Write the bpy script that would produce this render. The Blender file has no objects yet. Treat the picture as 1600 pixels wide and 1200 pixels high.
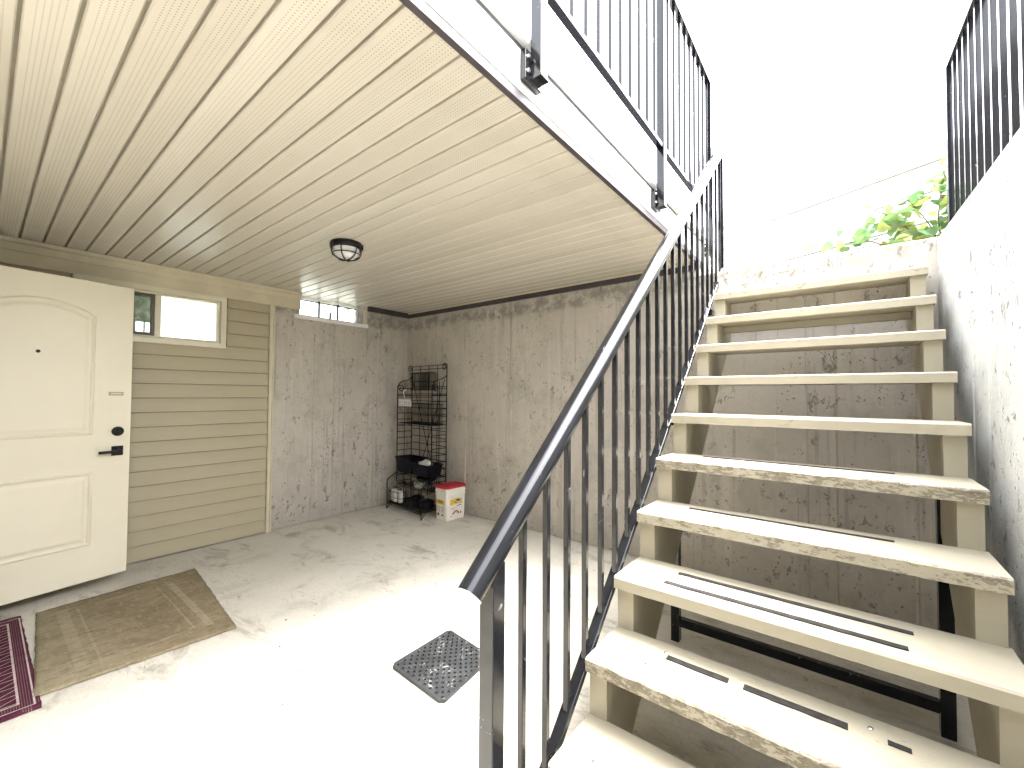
import bpy, bmesh, math, random
from mathutils import Vector, Matrix, Quaternion
random.seed(7)
R = math.radians
scene = bpy.context.scene
col = scene.collection

# ------------------------------------------------------------------ camera
cam_d = bpy.data.cameras.new('camera')
cam_d.sensor_fit = 'HORIZONTAL'; cam_d.sensor_width = 36.0
cam_d.lens = 36.0 * 659.74 / 1600.0
cam_d.clip_start = 0.02; cam_d.clip_end = 500
cam = bpy.data.objects.new('camera', cam_d); col.objects.link(cam)
cr = Vector((0.785013, 0.619446, 0.006445)); cu = Vector((0.010802, -0.024090, 0.999651)); cf = Vector((-0.619385, 0.784670, 0.025602))
m = Matrix((cr, cu, -cf)).transposed().to_4x4()
m.translation = Vector((0, 0, 1.35))
cam.matrix_world = m
scene.camera = cam

# ------------------------------------------------------------------ sky, sun, exposure
SUN_EL, SUN_AZ = 64.0, 55.0
world = bpy.data.worlds.new('World'); scene.world = world; world.use_nodes = True
wn = world.node_tree.nodes; wl = world.node_tree.links
bg = wn['Background']
sky = wn.new('ShaderNodeTexSky'); sky.sky_type = 'NISHITA'; sky.sun_disc = False
sky.sun_elevation = R(SUN_EL); sky.sun_rotation = R(SUN_AZ)
sky.air_density = 1.0; sky.dust_density = 4.0; sky.ozone_density = 1.0
hs = wn.new('ShaderNodeHueSaturation'); hs.inputs['Saturation'].default_value = 0.22
wl.new(sky.outputs[0], hs.inputs['Color']); wl.new(hs.outputs[0], bg.inputs['Color'])
bg.inputs['Strength'].default_value = 0.14
sd = bpy.data.lights.new('sun', 'SUN'); sd.energy = 0.6; sd.angle = R(28); sd.color = (1.0, 0.97, 0.92)
sun = bpy.data.objects.new('sun', sd); col.objects.link(sun)
sdir = Vector((math.sin(R(SUN_AZ)) * math.cos(R(SUN_EL)), math.cos(R(SUN_AZ)) * math.cos(R(SUN_EL)), math.sin(R(SUN_EL))))
sun.rotation_euler = sdir.to_track_quat('Z', 'Y').to_euler()
sun.location = sdir * 30
vs = scene.view_settings
vs.view_transform = 'Standard'; vs.look = 'None'; vs.gamma = 1.0; vs.use_curve_mapping = False
vs.exposure = 4.42
scene.cycles.use_denoising = True
scene.cycles.max_bounces = 10; scene.cycles.diffuse_bounces = 6
scene.cycles.sample_clamp_indirect = 8.0

# ------------------------------------------------------------------ node helpers
class NT:
    def __init__(s, name):
        s.m = bpy.data.materials.new(name); s.m.use_nodes = True
        s.n = s.m.node_tree.nodes; s.l = s.m.node_tree.links
        s.b = s.n['Principled BSDF']
        s.tc = s.n.new('ShaderNodeTexCoord')
        s.obj = s.tc.outputs['Object']
    def set(s, **k):
        for a, v in k.items():
            i = s.b.inputs[a.replace('_', ' ')]
            if hasattr(v, 'is_linked') or isinstance(v, bpy.types.NodeSocket): s.l.new(v, i)
            else: i.default_value = v if not (isinstance(v, tuple) and len(v) == 3) else (*v, 1)
        return s
    def put(s, sock, v):
        if isinstance(v, bpy.types.NodeSocket): s.l.new(v, sock)
        else: sock.default_value = v
    def math(s, op, a, b=0.0, c=None, clamp=False):
        n = s.n.new('ShaderNodeMath'); n.operation = op; n.use_clamp = clamp
        s.put(n.inputs[0], a); s.put(n.inputs[1], b)
        if c is not None: s.put(n.inputs[2], c)
        return n.outputs[0]
    def vscale(s, v, sc):
        n = s.n.new('ShaderNodeVectorMath'); n.operation = 'MULTIPLY'
        s.put(n.inputs[0], v); n.inputs[1].default_value = sc
        return n.outputs[0]
    def xyz(s, v=None):
        n = s.n.new('ShaderNodeSeparateXYZ'); s.l.new(v or s.obj, n.inputs[0]); return n.outputs
    def noise(s, scale, detail=4, rough=.55, vec=None, stretch=None, dist=0):
        n = s.n.new('ShaderNodeTexNoise'); v = vec or s.obj
        if stretch: v = s.vscale(v, stretch)
        s.l.new(v, n.inputs['Vector'])
        n.inputs['Scale'].default_value = scale; n.inputs['Detail'].default_value = detail
        n.inputs['Roughness'].default_value = rough; n.inputs['Distortion'].default_value = dist
        return n.outputs[0]
    def voro(s, scale, vec=None, stretch=None, feature='F1', rnd=1.0):
        n = s.n.new('ShaderNodeTexVoronoi'); n.feature = feature; v = vec or s.obj
        if stretch: v = s.vscale(v, stretch)
        s.l.new(v, n.inputs['Vector']); n.inputs['Scale'].default_value = scale
        n.inputs['Randomness'].default_value = rnd
        return n.outputs[0]
    def ramp(s, fac, lo, hi, a=0.0, b=1.0):
        n = s.n.new('ShaderNodeMapRange'); n.interpolation_type = 'SMOOTHSTEP'
        s.put(n.inputs['Value'], fac)
        n.inputs['From Min'].default_value = lo; n.inputs['From Max'].default_value = hi
        n.inputs['To Min'].default_value = a; n.inputs['To Max'].default_value = b
        return n.outputs[0]
    def mix(s, fac, a, b, mode='MIX'):
        n = s.n.new('ShaderNodeMix'); n.data_type = 'RGBA'; n.blend_type = mode
        s.put(n.inputs[0], fac)
        for sock, v in ((n.inputs[6], a), (n.inputs[7], b)):
            if isinstance(v, bpy.types.NodeSocket): s.l.new(v, sock)
            else: sock.default_value = (*v, 1) if len(v) == 3 else v
        return n.outputs[2]
    def bump(s, h, strength=.3, dist=.01):
        n = s.n.new('ShaderNodeBump'); n.inputs['Strength'].default_value = strength
        n.inputs['Distance'].default_value = dist; s.l.new(h, n.inputs['Height'])
        s.l.new(n.outputs[0], s.b.inputs['Normal']); return n
    def attr(s, name):
        n = s.n.new('ShaderNodeAttribute'); n.attribute_type = 'OBJECT'; n.attribute_name = name
        return n.outputs['Fac']
    def rnd(s):
        return s.n.new('ShaderNodeObjectInfo').outputs['Random']

def concrete(name, base, dark, light, up_axis='wall', pits=1.0):
    t = NT(name)
    wob = t.n.new('ShaderNodeTexNoise'); wob.inputs['Scale'].default_value = 6; wob.inputs['Detail'].default_value = 3
    t.l.new(t.obj, wob.inputs['Vector'])
    va = t.n.new('ShaderNodeVectorMath'); va.operation = 'MULTIPLY_ADD'
    t.l.new(wob.outputs['Color'], va.inputs[0]); va.inputs[1].default_value = (.16, .16, .16); t.l.new(t.obj, va.inputs[2])
    P_ = va.outputs[0]
    K = lambda f: tuple(x * f for x in base)
    big = t.noise(.8, 4, .6); mid = t.noise(3.2, 7, .72, vec=P_); fine = t.noise(55, 4, .65)
    c = t.mix(t.ramp(big, .35, .68), base, light)
    c = t.mix(t.ramp(mid, .46, .70, 0, .75), c, dark)
    c = t.mix(t.ramp(t.noise(7.5, 6, .7, vec=P_), .55, .72, 0, .4), c, tuple(min(1, x * 1.15) for x in light))
    st = t.noise(2.4, 5, .65, vec=P_, stretch=(2.2, 2.2, .5))
    c = t.mix(t.ramp(st, .52, .70, 0, .42), c, K(.66))
    ln = t.noise(5.5, 3, .6, stretch=(4.2, 4.2, .10)); lnm = t.math('MULTIPLY', t.ramp(ln, .60, .645), t.ramp(t.noise(2.6, 5, .7), .36, .56))
    c = t.mix(t.math('MULTIPLY', lnm, .5), c, K(.55))
    ln2 = t.noise(4.0, 3, .6, stretch=(3.0, 3.0, .12)); c = t.mix(t.math('MULTIPLY', t.ramp(ln2, .58, .70), .4), c, tuple(min(1, x * 1.18) for x in light))
    # pour line and grime along the top of the wall, darker towards the foot
    z = t.xyz()[2]
    zz = t.math('ADD', z, t.math('MULTIPLY', t.noise(3.2, 5, .7), .22))
    band = t.math('MULTIPLY', t.ramp(zz, 2.25, 2.32), t.math('SUBTRACT', 1, t.ramp(zz, 2.37, 2.46)))
    c = t.mix(t.math('MULTIPLY', band, t.ramp(t.noise(9, 5, .7), .40, .56, 0, .72)), c, K(.42))
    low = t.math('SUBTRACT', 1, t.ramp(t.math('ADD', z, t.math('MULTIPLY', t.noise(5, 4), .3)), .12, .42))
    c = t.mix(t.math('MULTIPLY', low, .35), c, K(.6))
    # broken dark scuffs, tie marks, bug holes
    sc = t.noise(15, 5, .75, vec=P_, stretch=(1.15, 1.15, .6)); scm = t.math('MULTIPLY', t.ramp(sc, .595, .625), t.ramp(t.noise(1.9, 3, .6), .42, .54))
    c = t.mix(t.math('MULTIPLY', scm, .66 * pits), c, K(.33))
    sp = t.voro(3.1, vec=P_, stretch=(1, 1, .8)); spm = t.math('MULTIPLY', t.math('SUBTRACT', 1, t.ramp(sp, .05, .13)), t.ramp(t.noise(22, 5, .75), .44, .54))
    c = t.mix(t.math('MULTIPLY', spm, .7 * pits), c, K(.32))
    pv = t.voro(26, vec=P_); pit = t.math('SUBTRACT', 1, t.ramp(pv, .12, .17))
    pit = t.math('MULTIPLY', pit, t.ramp(t.noise(4, 3), .46, .52))
    c = t.mix(t.math('MULTIPLY', pit, .75 * pits), c, K(.28))
    c = t.mix(t.ramp(fine, .3, .75, 0, .3), c, dark)
    t.set(Base_Color=c, Roughness=.88, Specular_IOR_Level=.25)
    h = t.math('SUBTRACT', t.math('ADD', t.math('MULTIPLY', fine, .4), mid), t.math('ADD', t.math('MULTIPLY', pit, 1.2), scm))
    t.bump(h, .8, .008)
    return t.m

M = {}
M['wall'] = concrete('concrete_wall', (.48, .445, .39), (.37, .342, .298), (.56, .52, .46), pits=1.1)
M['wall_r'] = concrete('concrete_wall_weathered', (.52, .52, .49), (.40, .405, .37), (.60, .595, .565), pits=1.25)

def floor_mat():
    t = NT('concrete_floor')
    big = t.noise(.7, 5, .6); mid = t.noise(3.2, 7, .68, dist=.4); fine = t.noise(70, 4, .6)
    c = t.mix(t.ramp(big, .35, .65), (.56, .53, .46), (.64, .61, .54))
    c = t.mix(t.ramp(mid, .5, .7, 0, .5), c, (.38, .37, .31))
    st = t.noise(2.2, 6, .7, stretch=(.7, 1.6, 1), dist=.6)
    c = t.mix(t.ramp(st, .54, .66, 0, .65), c, (.27, .255, .20))
    c = t.mix(t.math('MULTIPLY', t.ramp(t.noise(14, 6, .75, stretch=(.8, 2.0, 1), dist=1), .56, .66), t.ramp(t.noise(1.5, 3), .45, .6, 0, .6)), c, (.19, .18, .145))
    c = t.mix(t.ramp(t.noise(9, 5, .75), .62, .7, 0, .55), c, (.56, .55, .5))
    sp = t.math('SUBTRACT', 1, t.ramp(t.voro(26), .06, .11)); sp = t.math('MULTIPLY', sp, t.ramp(t.noise(5, 2), .5, .62))
    c = t.mix(t.math('MULTIPLY', sp, .7), c, (.13, .12, .1))
    c = t.mix(t.ramp(fine, .35, .75, 0, .25), c, (.3, .29, .25))
    t.set(Base_Color=c, Roughness=t.ramp(mid, .3, .7, .6, .85), Specular_IOR_Level=.3)
    t.bump(t.math('ADD', mid, t.math('MULTIPLY', fine, .3)), .35, .006)
    return t.m
M['floor'] = floor_mat()

def plain(name, c, rough=.5, var=.12, nscale=6, metal=0, spec=.5, bump=0, bscale=80, stretch=None, coat=0):
    t = NT(name)
    n = t.noise(nscale, 5, .6, stretch=stretch)
    cc = t.mix(t.ramp(n, .3, .72), tuple(x * (1 - var) for x in c), tuple(min(1, x * (1 + var)) for x in c))
    t.set(Base_Color=cc, Roughness=t.ramp(t.noise(nscale * 2.3, 3), .3, .7, max(.03, rough * .85), min(1, rough * 1.15)), Metallic=metal, Specular_IOR_Level=spec)
    if coat: t.set(Coat_Weight=coat, Coat_Roughness=.1)
    if bump: t.bump(t.noise(bscale, 3, .6, stretch=stretch), bump, .004)
    return t.m

def soffit_mat():
    t = NT('soffit_vinyl')
    x, y, z = t.xyz()
    px = t.math('SUBTRACT', t.math('FRACT', t.math('DIVIDE', x, .0125)), .5)
    py = t.math('SUBTRACT', t.math('FRACT', t.math('ADD', t.math('DIVIDE', y, .0125), .5)), .5)
    d = t.math('SQRT', t.math('ADD', t.math('MULTIPLY', px, px), t.math('MULTIPLY', py, py)))
    dot = t.math('SUBTRACT', 1, t.ramp(d, .13, .19))
    inside = t.math('SUBTRACT', 1, t.ramp(t.math('ABSOLUTE', y), .030, .031))
    dot = t.math('MULTIPLY', dot, inside)
    c = t.mix(t.ramp(t.noise(1.6, 4, .5, stretch=(.5, 3, 1)), .3, .7), (.565, .533, .46), (.615, .582, .51))
    c = t.mix(t.math('MULTIPLY', t.rnd(), .5), c, (.47, .435, .36))
    c = t.mix(t.ramp(t.noise(.9, 5, .7), .5, .7, 0, .3), c, (.44, .40, .32))
    c = t.mix(t.math('MULTIPLY', dot, .7), c, (.16, .145, .12))
    t.set(Base_Color=c, Roughness=.27, Specular_IOR_Level=.5)
    t.bump(t.math('SUBTRACT', 1, dot), .15, .002)
    return t.m
M['soffit'] = soffit_mat()
M['soffit_back'] = plain('soffit_groove_channel', (.29, .265, .21), .6)

def siding_mat():
    t = NT('siding_vinyl')
    g = t.noise(14, 5, .6, stretch=(1, .12, 1.0))
    c = t.mix(t.ramp(g, .3, .7), (.40, .355, .245), (.42, .374, .26))
    c = t.mix(t.math('MULTIPLY', t.rnd(), .12), c, (.375, .33, .225))
    c = t.mix(t.ramp(t.noise(2.2, 5, .65), .5, .75, 0, .25), c, (.345, .305, .21))
    t.set(Base_Color=c, Roughness=.48, Specular_IOR_Level=.4)
    t.bump(g, .05, .002)
    return t.m
M['siding'] = siding_mat()
M['cream_trim'] = plain('cream_trim_paint', (.58, .53, .385), .42, .07, 5)
M['window_vinyl'] = plain('window_frame_vinyl', (.66, .62, .48), .35, .05, 5)
M['bronze'] = plain('bronze_sash', (.09, .075, .055), .4, .15)
M['white'] = plain('white_paint', (.80, .79, .76), .45, .05, 4)

def door_mat():
    t = NT('door_paint')
    g = t.noise(20, 5, .6, stretch=(3, 3, .15))
    c = t.mix(t.ramp(t.noise(2, 4), .3, .7), (.73, .685, .55), (.77, .722, .585))
    t.set(Base_Color=c, Roughness=.42, Specular_IOR_Level=.45)
    t.bump(g, .05, .002)
    return t.m
M['door'] = door_mat()

def black_mat(name='black_railing_paint', scr=1.0):
    t = NT(name)
    n = t.noise(5, 5, .6)
    c = t.mix(t.ramp(n, .35, .7), (.006, .0065, .008), (.009, .0095, .012))
    s1 = t.math('MULTIPLY', t.ramp(t.noise(30, 4, .78, dist=1.2), .665, .68), t.ramp(t.noise(2.7, 3), .46, .6))
    s2 = t.math('MULTIPLY', t.ramp(t.noise(90, 2, .6, stretch=(.5, .12, .12)), .715, .74), t.ramp(t.noise(4, 3), .5, .62))
    chip = t.math('MULTIPLY', t.math('MAXIMUM', s1, s2), .55 * scr)
    c = t.mix(chip, c, (.42, .42, .43))
    t.set(Base_Color=c, Roughness=t.math('ADD', t.ramp(t.noise(18, 5, .7), .3, .7, .09, .16), t.math('MULTIPLY', chip, .4)), Specular_IOR_Level=.38)
    t.bump(t.noise(45, 3, .6), .04, .001)
    return t.m
M['black'] = black_mat()
M['wire'] = plain('black_wire_coating', (.005, .005, .0055), .5, .2, 30, spec=.2)
M['brown_trim'] = plain('dark_brown_trim', (.055, .045, .05), .5, .2, 8)
M['reveal'] = plain('overhang_shadow_and_membrane', (.06, .06, .07), .5, .15, 8)  # deck membrane edge, and the painted shadow below the nosing

def tread_mat():
    t = NT('tread_paint')
    w = t.attr('wear')
    x, y, z = t.xyz()
    grain = t.noise(30, 5, .65, stretch=(.10, 2.0, 2.0))
    c = t.mix(t.ramp(t.noise(2.5, 4, .6), .3, .7), (.325, .295, .222), (.37, .337, .258))
    c = t.mix(t.ramp(grain, .55, .8, 0, .22), c, (.27, .24, .17))
    # paint rubbed through to grey wood: worst on the front arris and lower edge
    front = t.ramp(t.math('MULTIPLY', y, -1), -.03, .006)
    nn = t.noise(18, 7, .78, stretch=(.6, 1.6, 1.4))
    nz = t.noise(70, 5, .75, stretch=(.5, 1.3, 1.3))
    amt = t.math('ADD', t.math('MULTIPLY', w, .055), t.math('MULTIPLY', t.math('MULTIPLY', front, w), .11))
    k = t.math('ADD', t.math('ADD', t.math('MULTIPLY', nn, .48), t.math('MULTIPLY', nz, .52)), amt)
    chip = t.ramp(k, .632, .668)
    wood = t.mix(t.ramp(nz, .35, .65), (.05, .042, .03), (.20, .17, .12))
    c = t.mix(t.math('MULTIPLY', chip, .85), c, wood)
    dirt = t.ramp(t.noise(6, 5, .7, stretch=(.6, 1.3, 1)), .56, .72, 0, .3)
    c = t.mix(dirt, c, (.25, .22, .155))
    t.set(Base_Color=c, Roughness=.55, Specular_IOR_Level=.35)
    t.bump(t.math('SUBTRACT', t.math('MULTIPLY', grain, .5), chip), .3, .003)
    return t.m
M['tread'] = tread_mat()
M['grip'] = plain('grip_tape', (.034, .032, .031), .95, .25, 40, spec=.1, bump=.5, bscale=400)
M['steel'] = plain('worn_steel', (.62, .62, .60), .28, .1, 20, metal=1)
M['nickel'] = plain('aged_nickel', (.42, .37, .28), .35, .1, 20, metal=1)
M['blackmetal'] = plain('matte_black_metal', (.006, .006, .0065), .38, .2, spec=.3)

def glass_mat(name, tint=(1, 1, 1), refl=.12):
    t = NT(name); n = t.n
    tr = n.new('ShaderNodeBsdfTransparent'); tr.inputs[0].default_value = (*tint, 1)
    gl = n.new('ShaderNodeBsdfGlossy'); gl.inputs['Roughness'].default_value = .02
    mx = n.new('ShaderNodeMixShader'); mx.inputs[0].default_value = refl
    fr = n.new('ShaderNodeFresnel'); fr.inputs[0].default_value = 1.5
    t.l.new(t.math('ADD', fr.outputs[0], refl * .3, clamp=True), mx.inputs[0])
    t.l.new(tr.outputs[0], mx.inputs[1]); t.l.new(gl.outputs[0], mx.inputs[2])
    t.l.new(mx.outputs[0], n['Material Output'].inputs['Surface'])
    return t.m
M['glass'] = glass_mat('window_glass', (.93, .96, .94))
M['glass_dark'] = glass_mat('dark_window_glass', (.6, .68, .6), .3)
t = NT('lit_blind')      # back-lit roller blind of the lit window
t.set(Base_Color=(.8, .8, .78), Emission_Color=(1.0, .99, .94), Emission_Strength=.075); M['blind'] = t.m
t = NT('foliage_reflection')  # greenery reflected in the left pane, painted and faintly glowing
c = t.mix(t.ramp(t.noise(16, 5, .7), .4, .62), (.16, .19, .13), (.50, .55, .42))
t.set(Base_Color=c, Roughness=.9, Emission_Color=c, Emission_Strength=.022); M['reflection_sheet'] = t.m
M['frost'] = plain('frosted_glass', (.66, .67, .67), .25, .08, 25, spec=.6)
M['room'] = plain('hall_plaster', (.55, .52, .45), .8)

def tan_mat():
    t = NT('tan_woven_mat')
    x, y, z = t.xyz()
    weave = t.math('MULTIPLY', t.math('SINE', t.math('MULTIPLY', x, 900)), t.math('SINE', t.math('MULTIPLY', y, 700)))
    c = t.mix(t.ramp(t.noise(3, 5, .65), .3, .7), (.22, .175, .11), (.33, .27, .18))
    c = t.mix(t.ramp(t.noise(9, 4, .65), .55, .75, 0, .5), c, (.15, .115, .065))
    def band(v, lo, hi): return t.math('MULTIPLY', t.ramp(v, lo - .002, lo + .002), t.math('SUBTRACT', 1, t.ramp(v, hi - .002, hi + .002)))
    ax = t.math('ABSOLUTE', x)
    inx = t.math('SUBTRACT', 1, t.ramp(ax, .435, .44))
    s = t.math('MAXIMUM', band(y, .235, .272), t.math('MULTIPLY', band(y, -.29, -.24), .7))
    s = t.math('MULTIPLY', s, inx)
    th = t.math('MULTIPLY', t.math('MAXIMUM', band(y, .178, .188), band(y, -.205, -.195)), t.math('SUBTRACT', 1, t.ramp(ax, .42, .425)))
    iny = t.math('MULTIPLY', t.math('GREATER_THAN', y, -.2), t.math('LESS_THAN', y, .185))
    th = t.math('MAXIMUM', th, t.math('MULTIPLY', band(ax, .410, .421), iny))
    pale = t.math('MAXIMUM', t.math('MULTIPLY', s, .62), t.math('MULTIPLY', th, .5))
    pale = t.math('MULTIPLY', pale, t.ramp(t.noise(24, 4, .7), .25, .6, .5, 1))
    c = t.mix(pale, c, (.47, .41, .29))
    grey = t.math('MULTIPLY', t.ramp(t.math('MULTIPLY', y, -1), .0, .35), .45)
    c = t.mix(t.math('MULTIPLY', grey, t.ramp(t.noise(5, 5, .7), .3, .6)), c, (.37, .34, .24))
    c = t.mix(t.ramp(weave, -.2, 1, 0, .3), c, (.12, .095, .05))
    c = t.mix(t.ramp(t.noise(60, 4, .7, stretch=(1, .25, 1)), .45, .65, 0, .45), c, (.14, .11, .065))
    c = t.mix(t.ramp(t.noise(60, 4, .7, stretch=(.25, 1, 1)), .5, .68, 0, .35), c, (.42, .36, .26))
    c = t.mix(t.ramp(t.noise(4.5, 6, .75, dist=.5), .55, .68, 0, .4), c, (.13, .10, .06))
    t.set(Base_Color=c, Roughness=.95, Specular_IOR_Level=.1)
    t.bump(t.math('ADD', weave, t.noise(120, 3)), .5, .003)
    return t.m
M['tan'] = tan_mat()

def red_mat():
    t = NT('burgundy_mat')
    x, y, z = t.xyz()
    c = t.mix(t.ramp(t.noise(8, 5, .6), .3, .7), (.055, .013, .024), (.085, .022, .038))
    def line(v, period, w, off=0.0):
        f = t.math('ABSOLUTE', t.math('SUBTRACT', t.math('FRACT', t.math('ADD', t.math('DIVIDE', v, period), off)), .5))
        return t.math('GREATER_THAN', f, .5 - w)
    yy = t.math('SUBTRACT', y, 0)
    inn = t.math('MULTIPLY', t.math('LESS_THAN', t.math('ABSOLUTE', x), .50), t.math('LESS_THAN', y, .318))
    l1 = line(x, .082, .022); 
    l2 = line(t.math('ADD', x, t.math('MULTIPLY', y, .68)), .082, .022)
    l3 = line(t.math('ADD', y, 0), .14, .02, .27)
    pat = t.math('MULTIPLY', t.math('MAXIMUM', t.math('MAXIMUM', l1, l2), l3), inn)
    def band(v, lo, hi): return t.math('MULTIPLY', t.math('GREATER_THAN', v, lo), t.math('LESS_THAN', v, hi))
    ax = t.math('ABSOLUTE', x)
    fr = t.math('MAXIMUM', t.math('MULTIPLY', band(y, .318, .326), t.math('LESS_THAN', ax, .508)), t.math('MULTIPLY', band(ax, .50, .508), t.math('LESS_THAN', y, .322)))
    fr2 = t.math('MAXIMUM', t.math('MULTIPLY', band(y, .364, .370), t.math('LESS_THAN', ax, .556)), t.math('MULTIPLY', band(ax, .55, .556), t.math('LESS_THAN', y, .368)))
    tex = t.math('MULTIPLY', t.math('MULTIPLY', t.ramp(t.math('SINE', t.math('MULTIPLY', x, 800)), .1, .6), t.ramp(t.math('SINE', t.math('MULTIPLY', y, 800)), .1, .6)), t.math('MAXIMUM', band(y, .33, .36), band(ax, .512, .545)))
    p = t.math('MAXIMUM', t.math('MAXIMUM', pat, fr), t.math('MAXIMUM', fr2, t.math('MULTIPLY', tex, .45)))
    p = t.math('MULTIPLY', p, t.ramp(t.noise(40, 4, .7), .3, .55, .55, .95))
    c = t.mix(p, c, (.52, .43, .42))
    t.set(Base_Color=c, Roughness=.95, Specular_IOR_Level=.1)
    t.bump(t.noise(300, 2), .4, .002)
    return t.m
M['red'] = red_mat()

def rubber_mat():
    t = NT('drain_rubber')
    c = t.mix(t.ramp(t.noise(12, 4, .6), .3, .7), (.016, .017, .018), (.030, .032, .034))
    g = t.math('MULTIPLY', t.ramp(t.noise(38, 5, .75), .58, .64), t.ramp(t.noise(7, 2), .42, .55))
    c = t.mix(t.math('MULTIPLY', g, .8), c, (.33, .33, .31))
    t.set(Base_Color=c, Roughness=.6, Specular_IOR_Level=.4)
    return t.m
M['rubber'] = rubber_mat()
M['pail'] = plain('white_pail_plastic', (.80, .77, .69), .38, .04, 6)
M['lid'] = plain('red_lid_plastic', (.45, .02, .035), .35, .1, 8)
M['yellow'] = plain('yellow_label', (.78, .52, .03), .5, .06)
M['ink'] = plain('dark_ink', (.06, .05, .05), .6)
M['redink'] = plain('red_ink', (.5, .03, .03), .5)
M['navy'] = plain('dark_navy_plastic', (.005, .005, .010), .45, .2, spec=.2)
M['cloth'] = plain('white_rag', (.62, .61, .56), .9, .1, 12, bump=.3)
M['hanger'] = plain('hanger_plastic', (.70, .70, .68), .4)
M['can'] = plain('white_tin', (.66, .66, .62), .4, .08, 18)

def leaf_mat():
    t = NT('vine_leaf')
    r = t.rnd()
    c = t.mix(t.ramp(r, 0, .72), (.08, .17, .07), (.16, .26, .09))
    c = t.mix(t.ramp(r, .72, .8), c, (.24, .27, .06))
    c = t.mix(t.ramp(t.noise(20, 3), .4, .7, 0, .3), c, (.06, .1, .04))
    t.set(Base_Color=c, Roughness=.45, Specular_IOR_Level=.5, Transmission_Weight=0.0)
    n = t.n; tl = n.new('ShaderNodeBsdfTranslucent'); t.l.new(c, tl.inputs[0])
    mx = n.new('ShaderNodeMixShader'); mx.inputs[0].default_value = .3
    t.l.new(t.b.outputs[0], mx.inputs[1]); t.l.new(tl.outputs[0], mx.inputs[2]); t.l.new(mx.outputs[0], n['Material Output'].inputs['Surface'])
    return t.m
M['leaf'] = leaf_mat()
M['stem'] = plain('vine_stem', (.10, .075, .045), .8)
M['timber'] = plain('pale_timber', (.60, .585, .55), .8, .12, 5, bump=.4, stretch=(.3, 1, 3))
M['ground'] = plain('upper_ground_gravel', (.36, .35, .31), .95, .25, 6, bump=.6, bscale=60)
M['blocker_grey'] = plain('light_blocker_grey', (.13, .125, .12), .95, .15, 8, bump=.4)  # dark grey so the added blocker wall bounces little light
M['deck_top'] = plain('deck_membrane', (.5, .5, .48), .7)

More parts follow.
